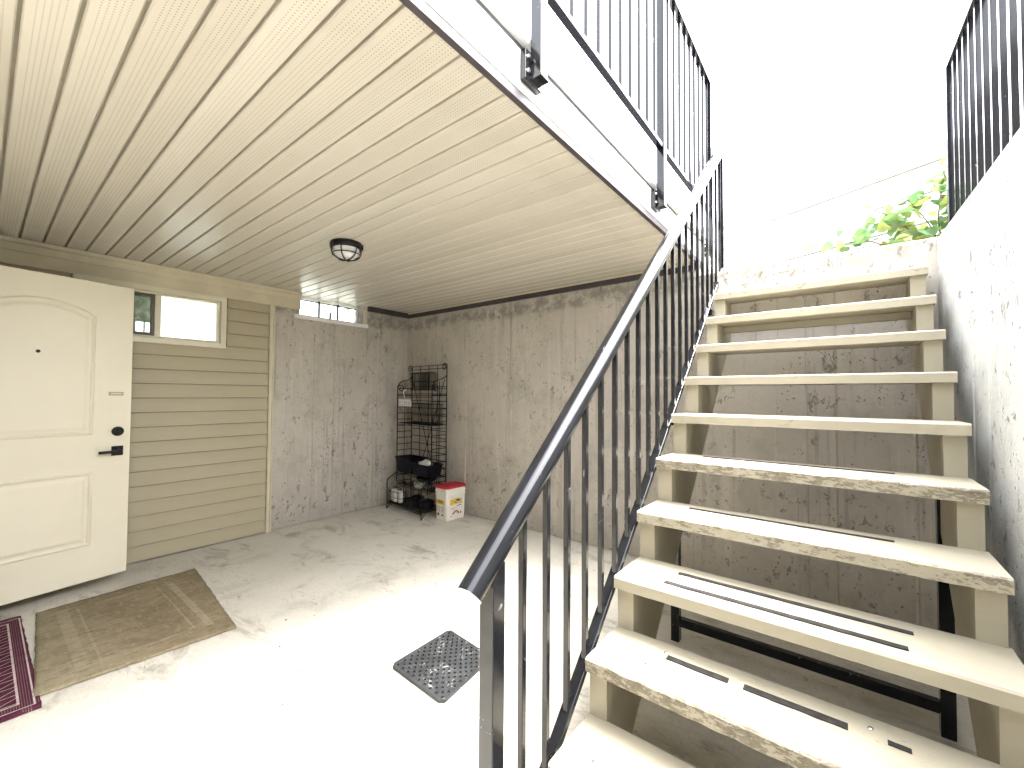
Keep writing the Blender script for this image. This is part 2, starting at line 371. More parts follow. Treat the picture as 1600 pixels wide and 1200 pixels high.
# ------------------------------------------------------------------ mesh helpers
class MB:
    def __init__(s): s.v = []; s.f = []; s.sm = []
    def add(s, vs, fs, smooth=False):
        o = len(s.v); s.v += [tuple(x) for x in vs]
        for f in fs: s.f.append(tuple(i + o for i in f)); s.sm.append(smooth)
        return s
    def box(s, x0, x1, y0, y1, z0, z1):
        return s.add([(x0,y0,z0),(x1,y0,z0),(x1,y1,z0),(x0,y1,z0),(x0,y0,z1),(x1,y0,z1),(x1,y1,z1),(x0,y1,z1)],
                     [(0,3,2,1),(4,5,6,7),(0,1,5,4),(1,2,6,5),(2,3,7,6),(3,0,4,7)])
    def obox(s, c, ax, ay, az):      # centre and three half-axis vectors
        c = Vector(c); ax = Vector(ax); ay = Vector(ay); az = Vector(az)
        pts = [c+i*ax+j*ay+k*az for k in (-1,1) for (i,j) in ((-1,-1),(1,-1),(1,1),(-1,1))]
        return s.add(pts, [(0,3,2,1),(4,5,6,7),(0,1,5,4),(1,2,6,5),(2,3,7,6),(3,0,4,7)])
    def bar(s, a, b, w, h, up=(0,0,1)):   # rectangular bar a->b
        a = Vector(a); b = Vector(b); d = (b-a); L = d.length; d.normalize()
        side = d.cross(Vector(up))
        if side.length < 1e-4: side = d.cross(Vector((1,0,0)))
        side.normalize(); u = side.cross(d).normalized()
        return s.obox((a+b)/2, d*L/2, side*w/2, u*h/2)
    def tube(s, path, r, n=8, cap=True, closed=False, ry=None, upv=None):
        path = [Vector(q) for q in path]; N = len(path); rings = []
        up = None
        for i, q in enumerate(path):
            if closed: d = path[(i+1) % N] - path[i-1]
            else: d = path[min(i+1, N-1)] - path[max(i-1, 0)]
            d.normalize()
            if upv is not None: a = Vector(upv)
            else:
                a = up if up is not None else (Vector((0,0,1)) if abs(d.z) < .9 else Vector((1,0,0)))
            sd_ = d.cross(a)
            if sd_.length < 1e-5: sd_ = d.cross(Vector((0,1,0)))
            sd_.normalize(); u = sd_.cross(d).normalized(); up = u
            rr = r[i] if isinstance(r, (list, tuple)) else r
            r2 = ry if ry is not None else rr
            rings.append([q + sd_*rr*math.cos(2*math.pi*k/n) + u*r2*math.sin(2*math.pi*k/n) for k in range(n)])
        vs_ = [p_ for rg in rings for p_ in rg]; fs = []
        for i in range(N if closed else N-1):
            j = (i+1) % N
            for k in range(n): fs.append((i*n+k, i*n+(k+1)%n, j*n+(k+1)%n, j*n+k))
        s.add(vs_, fs, True)
        if cap and not closed:
            s.add(rings[0], [tuple(range(n-1,-1,-1))]); s.add(rings[-1], [tuple(range(n))])
        return s
    def prism(s, poly, axis, a, b):
        """2-D polygon extruded along axis ('x': poly in (y,z); 'y': poly in (x,z); 'z': poly in (x,y))"""
        def P(u, v, w): return {'x': (w,u,v), 'y': (u,w,v), 'z': (u,v,w)}[axis]
        n = len(poly)
        vs_ = [P(u,v,a) for u,v in poly] + [P(u,v,b) for u,v in poly]
        fs = [tuple(range(n)), tuple(range(2*n-1,n-1,-1))] + [(i,(i+n),(i+1)%n+n,(i+1)%n) for i in range(n)]
        return s.add(vs_, fs)
    def lathe(s, c, prof, n=24, sx=1, sy=1, smooth=True):
        c = Vector(c); vs_ = []
        for r, z in prof:
            for k in range(n): vs_.append(c + Vector((r*sx*math.cos(2*math.pi*k/n), r*sy*math.sin(2*math.pi*k/n), z)))
        fs = []
        for i in range(len(prof)-1):
            for k in range(n): fs.append((i*n+k, i*n+(k+1)%n, (i+1)*n+(k+1)%n, (i+1)*n+k))
        return s.add(vs_, fs, smooth)
    def ring_wall(s, plane, a, b, o, h):
        """wall slab with a rectangular hole. plane 'x': slab x in [a,b], o=(y0,y1,z0,z1) outer, h the hole"""
        def P(u, v, w): return (w,u,v) if plane == 'x' else (u,w,v)
        us = [o[0],h[0],h[1],o[1]]; zs = [o[2],h[2],h[3],o[3]]
        vs_ = [P(us[i],zs[j],w) for w in (a,b) for j in range(4) for i in range(4)]
        fs = []
        idx = lambda w,i,j: w*16+j*4+i
        for j in range(3):
            for i in range(3):
                if i == 1 and j == 1: continue
                for w in (0,1): fs.append((idx(w,i,j),idx(w,i+1,j),idx(w,i+1,j+1),idx(w,i,j+1)))
        for (i0,j0,i1,j1) in ((1,1,2,1),(2,1,2,2),(2,2,1,2),(1,2,1,1)): fs.append((idx(0,i0,j0),idx(0,i1,j1),idx(1,i1,j1),idx(1,i0,j0)))
        per = [(0,0),(1,0),(2,0),(3,0),(3,1),(3,2),(3,3),(2,3),(1,3),(0,3),(0,2),(0,1)]
        for k in range(12):
            p0, p1 = per[k], per[(k+1)%12]; fs.append((idx(0,*p0),idx(0,*p1),idx(1,*p1),idx(1,*p0)))
        return s.add(vs_, fs)
    def mesh(s, name):
        me = bpy.data.meshes.new(name); me.from_pydata(s.v, [], s.f)
        for p_, q in zip(me.polygons, s.sm): p_.use_smooth = q
        bm = bmesh.new(); bm.from_mesh(me)
        bmesh.ops.recalc_face_normals(bm, faces=bm.faces); bm.to_mesh(me); bm.free()
        me.update(); return me
    def build(s, name, mat, parent=None, bevel=0, seg=2, kind=None):
        return link(name, s.mesh(name), mat, parent, bevel, seg, kind)

def link(name, me, mat, parent=None, bevel=0, seg=2, kind=None):
    if mat is not None and not me.materials: me.materials.append(mat)
    o = bpy.data.objects.new(name, me); col.objects.link(o)
    if parent is not None: o.parent = parent
    if bevel:
        b = o.modifiers.new('bevel', 'BEVEL'); b.width = bevel; b.segments = seg; b.limit_method = 'ANGLE'; b.angle_limit = R(40)
    if kind: o['kind'] = kind
    return o
def tag(o, label, cat, group=None):
    o['label'] = label; o['category'] = cat
    if group: o['group'] = group
    return o
def thing(name, label, cat, loc=(0,0,0), rz=0, group=None):
    o = bpy.data.objects.new(name, None); col.objects.link(o); o.location = loc; o.rotation_euler = (0,0,rz)
    o.empty_display_size = .1
    return tag(o, label, cat, group)
def struct(o):
    o['kind'] = 'structure'; return o

# ------------------------------------------------------------------ main dimensions
HC = 2.386                 # soffit height
XH = -4.42                 # house wall face
D = 3.455                  # back concrete wall face
XE = -0.888                # soffit outer edge
XW = 0.43                  # right wall face
xL, xR = -0.728, 0.367     # stair treads
Y0, RUN, Z0, RISE = 0.878, 0.2350, 0.0152, 0.20634
yn = lambda n: Y0 + n*RUN
zn = lambda n: Z0 + n*RISE

# ------------------------------------------------------------------ setting
g = MB(); nx, ny = 40, 50
X0, X1, YA, YB = -4.66, .66, -3.2, 3.66
vs_ = [(X0+(X1-X0)*i/nx, YA+(YB-YA)*j/ny, random.uniform(-.0025,.0)) for j in range(ny+1) for i in range(nx+1)]
g.add(vs_, [(j*(nx+1)+i, j*(nx+1)+i+1, (j+1)*(nx+1)+i+1, (j+1)*(nx+1)+i) for j in range(ny) for i in range(nx)], True)
struct(g.build('patio_floor', M['floor']))
g = MB(); g.add([(-60,3.66,2.27),(60,3.66,2.27),(60,90,2.27),(-60,90,2.27)], [(0,1,2,3)]); struct(g.build('upper_ground', M['ground']))
g = MB(); g.add([(.66,-60,1.95),(60,-60,1.95),(60,3.655,2.262),(.66,3.655,2.262)], [(0,1,2,3)]); struct(g.build('side_ground', M['ground']))
g = MB(); g.add([(-60,1.8,1.90),(-4.66,1.8,1.90),(-4.66,3.655,1.90),(-60,3.655,1.90)], [(0,1,2,3)])
g.add([(-60,3.655,1.90),(-4.66,3.655,1.90),(-4.66,3.66,2.27),(-60,3.66,2.27)], [(0,1,2,3)]); struct(g.build('window_well_ground', M['ground']))

# concrete walls
bw = thing('concrete_wall', 'grey poured concrete back wall with form seams behind the open stairs', 'wall', group=None)
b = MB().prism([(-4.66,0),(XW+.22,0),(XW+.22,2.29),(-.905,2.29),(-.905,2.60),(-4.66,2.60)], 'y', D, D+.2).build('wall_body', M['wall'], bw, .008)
for x in (-3.92,-3.40,-2.74,-2.12,-1.45,-.205,-.05,.325):
    z1 = 2.28 if x > -.87 else 2.33
    w = random.uniform(.009,.014)
    MB().prism([(x-w,D+.002),(x,D-random.uniform(.005,.009)),(x+w,D+.002)], 'z', 0, z1).build('form_seam', M['wall'], bw)
lw = thing('concrete_wall', 'grey concrete side wall with a small barred window at its top', 'wall')
XC = XH-.025
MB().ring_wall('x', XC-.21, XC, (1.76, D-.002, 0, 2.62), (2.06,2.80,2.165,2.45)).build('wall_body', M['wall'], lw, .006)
for y in (2.45,2.57,2.95):
    MB().prism([(XC-.002,y-.011),(XC+.008,y),(XC-.002,y+.011)], 'z', 0, 2.11).build('form_seam', M['wall'], lw)
# small high window
w = MB()
for a in ((2.06,2.80,2.165,2.185),(2.06,2.80,2.37,2.40)): w.box(XC-.17,XC-.12,*a)
for a in ((2.06,2.085),(2.775,2.80)): w.box(XC-.17,XC-.12,a[0],a[1],2.185,2.37)
wf = w.build('window_frame', M['white'], lw, .003)
MB().box(XC-.147,XC-.143,2.085,2.775,2.185,2.37).build('pane', M['glass'], wf)
for y in (2.33,2.46,2.55):
    MB().box(XC-.138,XC-.122,y-.010,y+.010,2.186,2.369 if y != 2.46 else 2.27).build('window_bar', M['blackmetal'], wf)
MB().box(XC-.121,XC-.113,2.09,2.77,2.345,2.36).build('window_bar', M['blackmetal'], wf)
MB().box(XC-.121,XC-.113,2.09,2.77,2.189,2.197).build('window_bar', M['blackmetal'], wf)
MB().box(XC-.119,XC+.035,1.995,2.845,2.125,2.166).build('window_sill', M['white'], lw, .004)
MB().box(XC-.0,XC+.012,2.80,2.845,2.167,2.335).build('window_trim', M['cream_trim'], lw, .003)
rw = thing('retaining_wall', 'tall pitted concrete retaining wall right of the stairs, brightly lit', 'wall')
zt = lambda y: 2.283 + .062*(y-3.5)
MB().prism([(-3.0,0),(D-.002,0),(D-.002,zt(D)),(-3.0,zt(-3.0))], 'x', XW, XW+.2).build('wall_body', M['wall_r'], rw, .01)
for y in (.9,1.75,2.62):
    MB().prism([(XW+.002,y-.008),(XW-.005,y),(XW+.002,y+.008)], 'z', 0, zt(y)-.01).build('form_seam', M['wall_r'], rw)

# ------------------------------------------------------------------ house
house = thing('house', 'cream vinyl sided house wall with a wide slider window behind the door', 'house')
WY0, WY1, WZ0, WZ1 = .41, 1.385, 1.75, 2.225
MB().ring_wall('x', XH-.16, XH, (-.30, 1.76, 0, 2.62), (WY0+.03,WY1-.03,WZ0+.03,WZ1-.02)).build('sheathing', M['soffit_back'], house)
PITCH = .1172
def siding_mesh(L):
    h = PITCH
    pr = [(0.0015,h+.006),(.004,h),(.0075,h*.55),(.0085,h*.5),(.006,h*.48),(.0135,.006),(.0135,0),(.010,-.002),(.0015,-.002)]
    pr = [(0.0015,h),(.0045,h),(.019,.014),(.0205,.010),(.0195,.0065),(.0015,.0065)]
    vs2 = []
    b_ = MB(); n = len(pr)
    v = [(x,-L/2,z) for x,z in pr]+[(x,L/2,z) for x,z in pr]
    b_.add(v, [tuple(range(n)),tuple(range(2*n-1,n-1,-1))]+[(i,i+n,(i+1)%n+n,(i+1)%n) for i in range(n)])
    me = b_.mesh('siding_board'); me.materials.append(M['siding']); return me
lens = {}
def board(y0, y1, z):
    L = round(y1-y0,3)
    if L not in lens: lens[L] = siding_mesh(L)
    o = link('siding_board', lens[L], None, house); o.location = (XH, (y0+y1)/2, z)
for k in range(19):
    z = .012 + PITCH*k
    if z + PITCH > 2.30: break
    if z + PITCH > WZ0+.03 and z < WZ1:
        board(-.28, WY0-.012, z); board(WY1+.012, 1.752, z)
    else: board(-.28, 1.752, z)
# frieze moulding under the soffit
MB().prism([(XH,2.212),(XH+.026,2.212),(XH+.027,2.30),(XH+.032,2.305),(XH+.035,2.35),(XH+.05,2.36),(XH+.052,HC-.001),(XH,HC-.001)], 'y', -.28, 2.045).build('frieze_moulding', M['cream_trim'], house, .002)
ct = MB().prism([(XH,1.754),(XH+.030,1.754),(XH+.030,1.772),(XH+.022,1.776),(XH+.022,1.786),(XH+.03,1.79),(XH+.03,1.80),(XH-.02,1.80),(XH-.02,1.79),(XH,1.785)], 'z', .0, 2.214).build('corner_trim', M['cream_trim'], house, .002)
# slider window
def ring(y0,y1,z0,z1,wd,xa,xb):
    b_ = MB(); b_.ring_wall('x', xa, xb, (y0,y1,z0,z1), (y0+wd,y1-wd,z0+wd,z1-wd)); return b_
win = ring(WY0,WY1,WZ0,WZ1-.012,.045,XH-.05,XH+.034).build('window', M['window_vinyl'], house, .004)
ring(WY0+.046,WY1-.046,WZ0+.046,WZ1-.058,.016,XH-.05,XH+.012).build('inner_frame', M['window_vinyl'], win, .003)
MB().box(XH-.045,XH+.006,.885,.925,WZ0+.063,WZ1-.075).build('meeting_stile', M['window_vinyl'], win, .003)
ring(WY0+.065,.884,WZ0+.064,WZ1-.076,.022,XH-.035,XH+.003).build('sash', M['bronze'], win, .002)
MB().box(XH-.020,XH-.016,WY0+.087,.862,WZ0+.086,WZ1-.098).build('pane', M['glass_dark'], win)
MB().box(XH-.030,XH-.026,.926,WY1-.063,WZ0+.063,WZ1-.075).build('pane', M['glass'], win)
MB().box(XH-.064,XH-.055,.905,WY1-.05,WZ0+.055,WZ1-.05).build('blind', M['blind'], win)
b_ = MB(); N = 28
for i in range(N+1):
    y = WY0+.05+(.90-WY0-.05)*i/N; xx = XH-.075+.012*math.sin(i*1.35)
    b_.v += [(xx,y,WZ0+.035),(xx,y,WZ1-.05)]
b_.f = [(2*i,2*i+2,2*i+3,2*i+1) for i in range(N)]; b_.sm = [True]*N
b_.build('reflection_sheet', M['reflection_sheet'], win)  # sheet added behind the left pane to carry the painted reflection
MB().box(XH-.16,XH+.0,-1.0,1.76,2.621,4.9).build('upper_wall', M['siding'], house)
# return wall with the doorway the door belongs to (just left of the view)
rt = MB()
rt.ring_wall('y', -.44, -.30, (-4.42,-1.9,0,2.38), (-3.93,-3.0,.0605,2.13)).build('return_wall', M['siding'], house)
for k in range(20):
    z = .012+PITCH*k
    if z+PITCH > 2.37: break
    for (xa,xb) in ((-4.40,-4.03),(-2.90,-1.932)) if z < 2.2 else ((-4.40,-1.932),):
        L = round(xb-xa,3)
        if L not in lens: lens[L] = siding_mesh(L)
        o = link('siding_board', lens[L], None, house); o.rotation_euler.z = R(90); o.location = ((xa+xb)/2, -.30, z)
MB().ring_wall('y', -.335, -.28, (-4.03,-2.90,.0,2.20), (-3.93,-3.0,.0605,2.13)).build('door_frame', M['cream_trim'], house, .003)
MB().box(-1.93,-1.872,-.445,-.272,.002,2.379).build('corner_trim', M['cream_trim'], house, .003)
hb = MB(); hb.add([(-4.42,-.44,.055),(-1.9,-.44,.055),(-1.9,-2.4,.055),(-4.42,-2.4,.055),(-4.42,-.44,2.38),(-1.9,-.44,2.38),(-1.9,-2.4,2.38),(-4.42,-2.4,2.38)],
    [(0,1,2,3),(4,7,6,5),(1,5,6,2),(2,6,7,3),(3,7,4,0)]); hb.build('hallway', M['room'], house)

MB().box(-1.895,4.0,-1.95,-1.8,0,4.9).build('blocker_wall', M['blocker_grey'], house)  # added out of view behind the camera to block light from the rear
# ------------------------------------------------------------------ deck above
deck = thing('deck', 'raised deck with cream vinyl soffit underside and white fascia', 'deck')
P = .1061; PW = P
pr = [(-P/2+.0045,.016),(-P/2+.0045,.005),(-P/2+.0085,0),(P/2-.0085,0),(P/2-.0045,.005),(P/2-.0045,.016)]
def soffit_mesh(L, name):
    me = MB().prism(pr, 'x', -L/2, L/2).mesh(name); me.materials.append(M['soffit']); return me
sof = soffit_mesh(XE-.012-XH, 'soffit_panel'); sof2 = soffit_mesh(XE-.012-XC+.10, 'soffit_panel')
y = .153-P*5+P/2
while y < D-.03:
    long_ = 2.05 < y < 2.80
    o = link('soffit_panel', sof2 if long_ else sof, None, deck)
    o.location = ((XE-.012+XH)/2 if not long_ else (XE-.012+XC-.10)/2, min(y, D-P/2-.001), HC)
    y += P
MB().box(XH,XE-.015,-.40,D-.004,HC+.0165,HC+.03).build('soffit_backing', M['soffit_back'], deck)
MB().box(-4.40,XE-.018,-1.78,D-.006,HC+.04,2.555).build('deck_frame', M['timber'], deck)
MB().box(XE-.014,XE+.010,-.40,D+.15,HC-.012,HC+.022).build('soffit_edge_trim', M['brown_trim'], deck, .002)
MB().box(XE-.015,XE+.014,-1.78,D+.15,HC+.0225,2.552).build('fascia', M['white'], deck, .003)
MB().box(XE-.015,XE+.004,-1.78,D+.15,2.553,2.582).build('overhang_shadow_strip', M['reveal'], deck)  # dark strip painting the shadow under the nosing overhang
MB().box(XE-.015,XE+.030,-1.78,D+.15,2.583,2.606).build('deck_nosing', M['white'], deck, .003)
MB().box(-4.40,XE+.022,-1.78,D+.16,2.6065,2.614).build('deck_surface', M['reveal'], deck)
MB().box(XC,-.875,D-.03,D-.002,2.328,HC-.001).build('ledger_trim', M['brown_trim'], deck, .002)
MB().box(XC+.001,XH+.02,2.85,D-.031,2.328,HC-.001).build('ledger_trim', M['brown_trim'], deck, .002)
MB().box(XH+.0,XE-.03,D-.04,D-.031,2.372,HC-.001).build('soffit_channel', M['cream_trim'], deck)

# ------------------------------------------------------------------ stairs
st = thing('staircase', 'open riser wooden stairs with worn cream painted treads', 'stairs')
TH, TD = .046, .272
wear = {1:.15, 2:1.0, 3:.12, 4:.75, 5:.95, 6:.25, 7:.2, 8:.2, 9:.25, 10:.5}
treads = {}
for n in range(1, 11):
    td = TD if n < 10 else D-yn(10)-.003
    b_ = MB(); N = 26
    for i in range(N+1):            # slightly uneven board, worn front arris
        x = xL+(xR-xL)*i/N - (xL+xR)/2
        def j(s): return random.uniform(-s,s)*(.3+wear[n])
        b_.v += [(x,j(.0018),-TH+j(.0012)),(x,j(.0018),-.006),(x,.006+j(.001),j(.0008)),(x,td-.004,j(.0005)),(x,td,-.004),(x,td,-TH)]
    for i in range(N):
        for k in range(6): b_.f.append((i*6+k,i*6+(k+1)%6,(i+1)*6+(k+1)%6,(i+1)*6+k)); b_.sm.append(False)
    b_.f += [tuple(range(6)), tuple(N*6+k for k in range(5,-1,-1))]; b_.sm += [False,False]
    o = b_.build('tread', M['tread'], st); o.location = ((xL+xR)/2, yn(n), zn(n)); o['wear'] = wear[n]
    treads[n] = o
def strip(n, x0, x1, off, w=.016):
    cx = (xL+xR)/2; o = treads[n]
    b_ = MB(); K = max(3,int((x1-x0)/.03))
    top = [(x0-cx+(x1-x0)*i/K, off+w/2+random.uniform(-.0012,.0012)) for i in range(K+1)]
    bot = [(x0-cx+(x1-x0)*i/K, off-w/2+random.uniform(-.0012,.0012)) for i in range(K+1)]
    b_.prism(bot+top[::-1], 'z', .0010, .0034); b_.build('grip_strip', M['grip'], o)
strip(5,-.56,.15,.20,.014); strip(4,-.56,.13,.195,.016)
strip(3,-.535,.154,.187,.022); strip(3,-.553,.133,.072,.024)
strip(2,-.503,-.307,.180,.026); strip(2,-.263,-.004,.180,.028); strip(2,.079,.126,.180,.018)
strip(1,-.40,-.30,.15,.014)
# bolt heads on worn treads
for (n,x,off) in ((2,-.60,.10),(2,-.515,.205),(2,.045,.215),(1,-.62,.09),(2,-.545,.10)):
    MB().lathe((x-(xL+xR)/2,off,.0006), [(.0,.003),(.005,.003),(.007,0)], 10).build('bolt_head', M['steel'], treads[n])
# sawtooth stringers
def stringer(xa, xb):
    poly = []; sb = .028
    poly.append((yn(1)+sb, 0.0))
    for n in range(1, 11):
        poly.append((yn(n)+sb, zn(n)-TH-.0005))
        poly.append((min(yn(n+1)+sb, D-.002), zn(n)-TH-.0005))
    poly[-1] = (D-.002, zn(10)-TH-.0005)
    poly.append((D-.002, zn(10)-.30)); poly.append((yn(2)+.20, 0.0))
    # reorder: stays simple polygon
    bm = bmesh.new()
    va = [bm.verts.new((xa,y_,z_)) for y_,z_ in poly]; vb = [bm.verts.new((xb,y_,z_)) for y_,z_ in poly]
    bm.faces.new(va); bm.faces.new(vb[::-1])
    n_ = len(poly)
    for i in range(n_): bm.faces.new((va[i],vb[i],vb[(i+1)%n_],va[(i+1)%n_]))
    bmesh.ops.recalc_face_normals(bm, faces=bm.faces)
    me = bpy.data.meshes.new('stringer'); bm.to_mesh(me); bm.free()
    o = link('stringer', me, M['tread'], st); o['wear'] = .1
stringer(xL+.004, xL+.068); stringer(xR-.072, xR-.008)
# cleats behind the upper treads and steel support frame
for n in (9,):
    o = MB().box(xL+.07,xR-.074,yn(n)+.20,yn(n)+.24,zn(n)-TH-.04,zn(n)-TH-.001).build('cleat', M['tread'], st); o['wear'] = .1
for x in (-.752+.004,.285):
    MB().box(x-.024 if x<0 else x,x+.020 if x<0 else x+.045,2.41,2.455,0,.95).build('support_post', M['black'], st, .002)
MB().box(-.727,.284,2.415,2.45,.085,.13).build('support_rail', M['black'], st, .002)

# left stair railing
XRL = -.762
rl = thing('stair_railing', 'black metal stair railing with thick round handrail beside the treads', 'railing')
hs_ = .8745
ph = lambda y: .852 + hs_*(y-.815)
b0 = lambda y: .150 + .8890*(y-1.149)
path = [(XRL, y, ph(y)) for y in (.795,.80,3.655,3.66)]
N = 40; path = [(XRL, .795+(3.66-.795)*i/N, ph(.795+(3.66-.795)*i/N)) for i in range(N+1)]
MB().tube(path, .036, 28).build('handrail', M['black'], rl)
dv = Vector((0,1,hs_)).normalized(); c0 = Vector(path[0])
MB().tube([c0-dv*.0015, c0+dv*.002], .0345, 28).build('end_cap', M['steel'], rl)
MB().bar((XRL,.885,ph(.885)-.02),(XRL,.885,0),.05,.05,(0,1,0)).build('newel_post', M['black'], rl, .003)
MB().bar((XRL,.91,b0(.91)),(XRL,3.70,b0(3.70)),.040,.024).build('bottom_rail', M['black'], rl, .003)
y = 1.022; 
while y < 3.64:
    MB().box(XRL-.0095,XRL+.0095,y-.0095,y+.0095,b0(y)+.004,ph(y)-.028).build('baluster', M['black'], rl, .0015)
    y += .1285
MB().box(XRL-.02,XRL+.02,3.62,3.66,b0(3.62)-.1,ph(3.62)-.03).build('end_post', M['black'], rl, .002)
for y in (1.45,2.38,3.2):
    MB().box(XRL+.012,xL+.003,y-.02,y+.02,b0(y)-.055,b0(y)-.013).build('bracket', M['black'], rl, .002)

# deck railing
dr = thing('deck_railing', 'black metal railing bolted to the white fascia of the deck', 'railing')
XD = XE+.060
for y in (-.08,1.19,2.445,3.54):
    o = MB().box(XD-.022,XD+.022,y-.022,y+.022,2.455,3.84).build('post', M['black'], dr, .003)
    MB().box(XE+.0145,XD-.0225,y-.05,y+.05,2.44,2.549).build('mounting_plate', M['black'], o, .003)
    MB().box(XD-.026,XD+.026,y-.026,y+.026,2.443,2.4545).build('foot_cap', M['black'], o, .002)
    for dz in (.03,.08):
        for dy in (-.037,.037): MB().tube([(XD-.0225,y+dy,2.44+dz),(XD-.014,y+dy,2.44+dz)],.007,8).build('bolt', M['steel'], o)
MB().box(XD-.022,XD+.022,-1.2,3.60,3.815,3.845).build('top_rail', M['black'], dr, .003)
MB().box(XD-.016,XD+.016,-1.2,3.60,2.785,2.812).build('bottom_rail', M['black'], dr, .003)
bal = MB().box(-.0085,.0085,-.0085,.0085,2.812,3.815).mesh('baluster'); bal.materials.append(M['black'])
y = -1.1
while y < 3.58:
    if min(abs(y-q) for q in (-.08,1.19,2.445,3.54)) > .035:
        o = link('baluster', bal, None, dr); o.location = (XD,y,0)
    y += .1145

# railing on the right wall
rr = thing('wall_railing', 'black metal railing along the top of the right concrete wall', 'railing')
XQ = .472
tz = lambda y: 3.175+.13*(y-3.25)
MB().bar((XQ,-1.5,tz(-1.5)),(XQ,3.29,tz(3.29)),.04,.03).build('top_rail', M['black'], rr, .003)
for y in (3.27,1.6,-.1): MB().box(XQ-.02,XQ+.02,y-.02,y+.02,zt(y)-.002,tz(y)-.014).build('post', M['black'], rr, .003)
y = 3.15
while y > -1.4:
    if abs(y-1.6) > .04 and abs(y+.1) > .04:
        MB().box(XQ-.0095,XQ+.0095,y-.0095,y+.0095,zt(y)-.002,tz(y)-.014).build('baluster', M['black'], rr)
    y -= .118

# ------------------------------------------------------------------ the door
hinge = Vector((-3.922,-.212,.075)); ddir = Vector((-.170,.985,0)).normalized()
dt = thing('front_door', 'cream panelled front door swung open with black lever handle', 'door', hinge, math.atan2(ddir.y, ddir.x))
W, Hd, T = .915, 2.03, .044          # local x along the door, -y is the face towards us
slab = MB().box(0,W,-T/2,T/2,0,Hd).build('slab', M['door'], dt, .003)
def outline(x0,x1,z0,z1,arch=0,n=14):
    pts = [(x0,z0),(x1,z0),(x1,z1)]
    if arch: pts += [(x1+(x0-x1)*i/n, z1+arch*math.sin(math.pi*i/n)**.8) for i in range(1,n)]
    return pts+[(x0,z1)]
def offset(pts, d):
    cx = sum(p_[0] for p_ in pts)/len(pts); out = []
    n = len(pts)
    for i in range(n):
        a = Vector((*pts[i-1],0)); b2 = Vector((*pts[i],0)); c2 = Vector((*pts[(i+1)%n],0))
        e1 = (b2-a).normalized(); e2 = (c2-b2).normalized()
        n1 = Vector((-e1.y,e1.x,0)); n2 = Vector((-e2.y,e2.x,0)); q = (n1+n2)
        q = q/max(.3,q.dot(n1)) if q.length > 1e-5 else n1
        out.append((b2.x+q.x*d, b2.y+q.y*d))
    return out
f = -T/2
for (x0,x1,z0,z1,arch) in ((W-.715,W-.20,.985,1.79,.085),(W-.715,W-.195,.24,.735,0)):
    ol = outline(x0,x1,z0,z1,arch); b_ = MB()
    loops = [(0,.0),(.005,.008),(.011,.010),(.018,.006),(.024,.0),(.034,.0),(.052,.008),(.058,.0085)]
    rings = []
    for off, h in loops: rings.append([(a,f-max(h,.0003)-.0003,c_) for a,c_ in offset(ol,off)])
    n_ = len(ol); vs3 = [v for rg in rings for v in rg]; fs = []
    for i in range(len(loops)-1):
        for k in range(n_): fs.append((i*n_+k,i*n_+(k+1)%n_,(i+1)*n_+(k+1)%n_,(i+1)*n_+k))
    fs.append(tuple((len(loops)-1)*n_+k for k in range(n_)))
    b_.add(vs3, fs); b_.build('panel_moulding', M['door'], dt)
def disc(name, x, z, r, d, mat, n=20, parent=dt, bev=.15):
    b_ = MB(); prof = [(0,d),(r*(1-bev),d),(r,d*.6),(r,0)]
    vs3 = []
    for rr_, dd in prof:
        for k in range(n): vs3.append((x+rr_*math.cos(2*math.pi*k/n), f-dd, z+rr_*math.sin(2*math.pi*k/n)))
    b_.add(vs3, [(i*n+k,i*n+(k+1)%n,(i+1)*n+(k+1)%n,(i+1)*n+k) for i in range(3) for k in range(n)], False)
    return b_.build(name, mat, parent)
dz = -.075
dbt = disc('deadbolt', W-.072, 1.075+dz, .033, .022, M['blackmetal'])
MB().box(W-.080,W-.064,f-.040,f-.0225,1.05+dz,1.10+dz).build('thumb_turn', M['blackmetal'], dbt, .003)
lv = MB().box(W-.103,W-.040,f-.012,f-.0003,.905+dz,.972+dz).build('handle_plate', M['blackmetal'], dt, .003)
MB().tube([(W-.072,f-.012,.938+dz),(W-.072,f-.05,.938+dz)],.013,14).build('spindle', M['blackmetal'], lv)
MB().box(W-.185,W-.060,f-.060,f-.048,.927+dz,.947+dz).build('lever', M['blackmetal'], lv, .004)
disc('peephole', W-.470, 1.605+dz, .011, .013, M['blackmetal'])
sl = MB().box(W-.125,W-.045,f-.006,f-.0003,1.328+dz,1.352+dz).build('latch_plate', M['nickel'], dt, .003)
MB().box(W-.117,W-.053,f-.009,f-.0062,1.336+dz,1.344+dz).build('slide_bar', M['window_vinyl'], sl, .001)
for z in (.25,1.02,1.78): MB().tube([(-.008,0,z),(-.008,0,z+.1)],.008,10).build('hinge', M['nickel'], dt)
for z in (.863,1.0): MB().box(W,W+.0015,-.013,.013,z-.028,z+.028).build('strike_face', M['nickel'], dt)

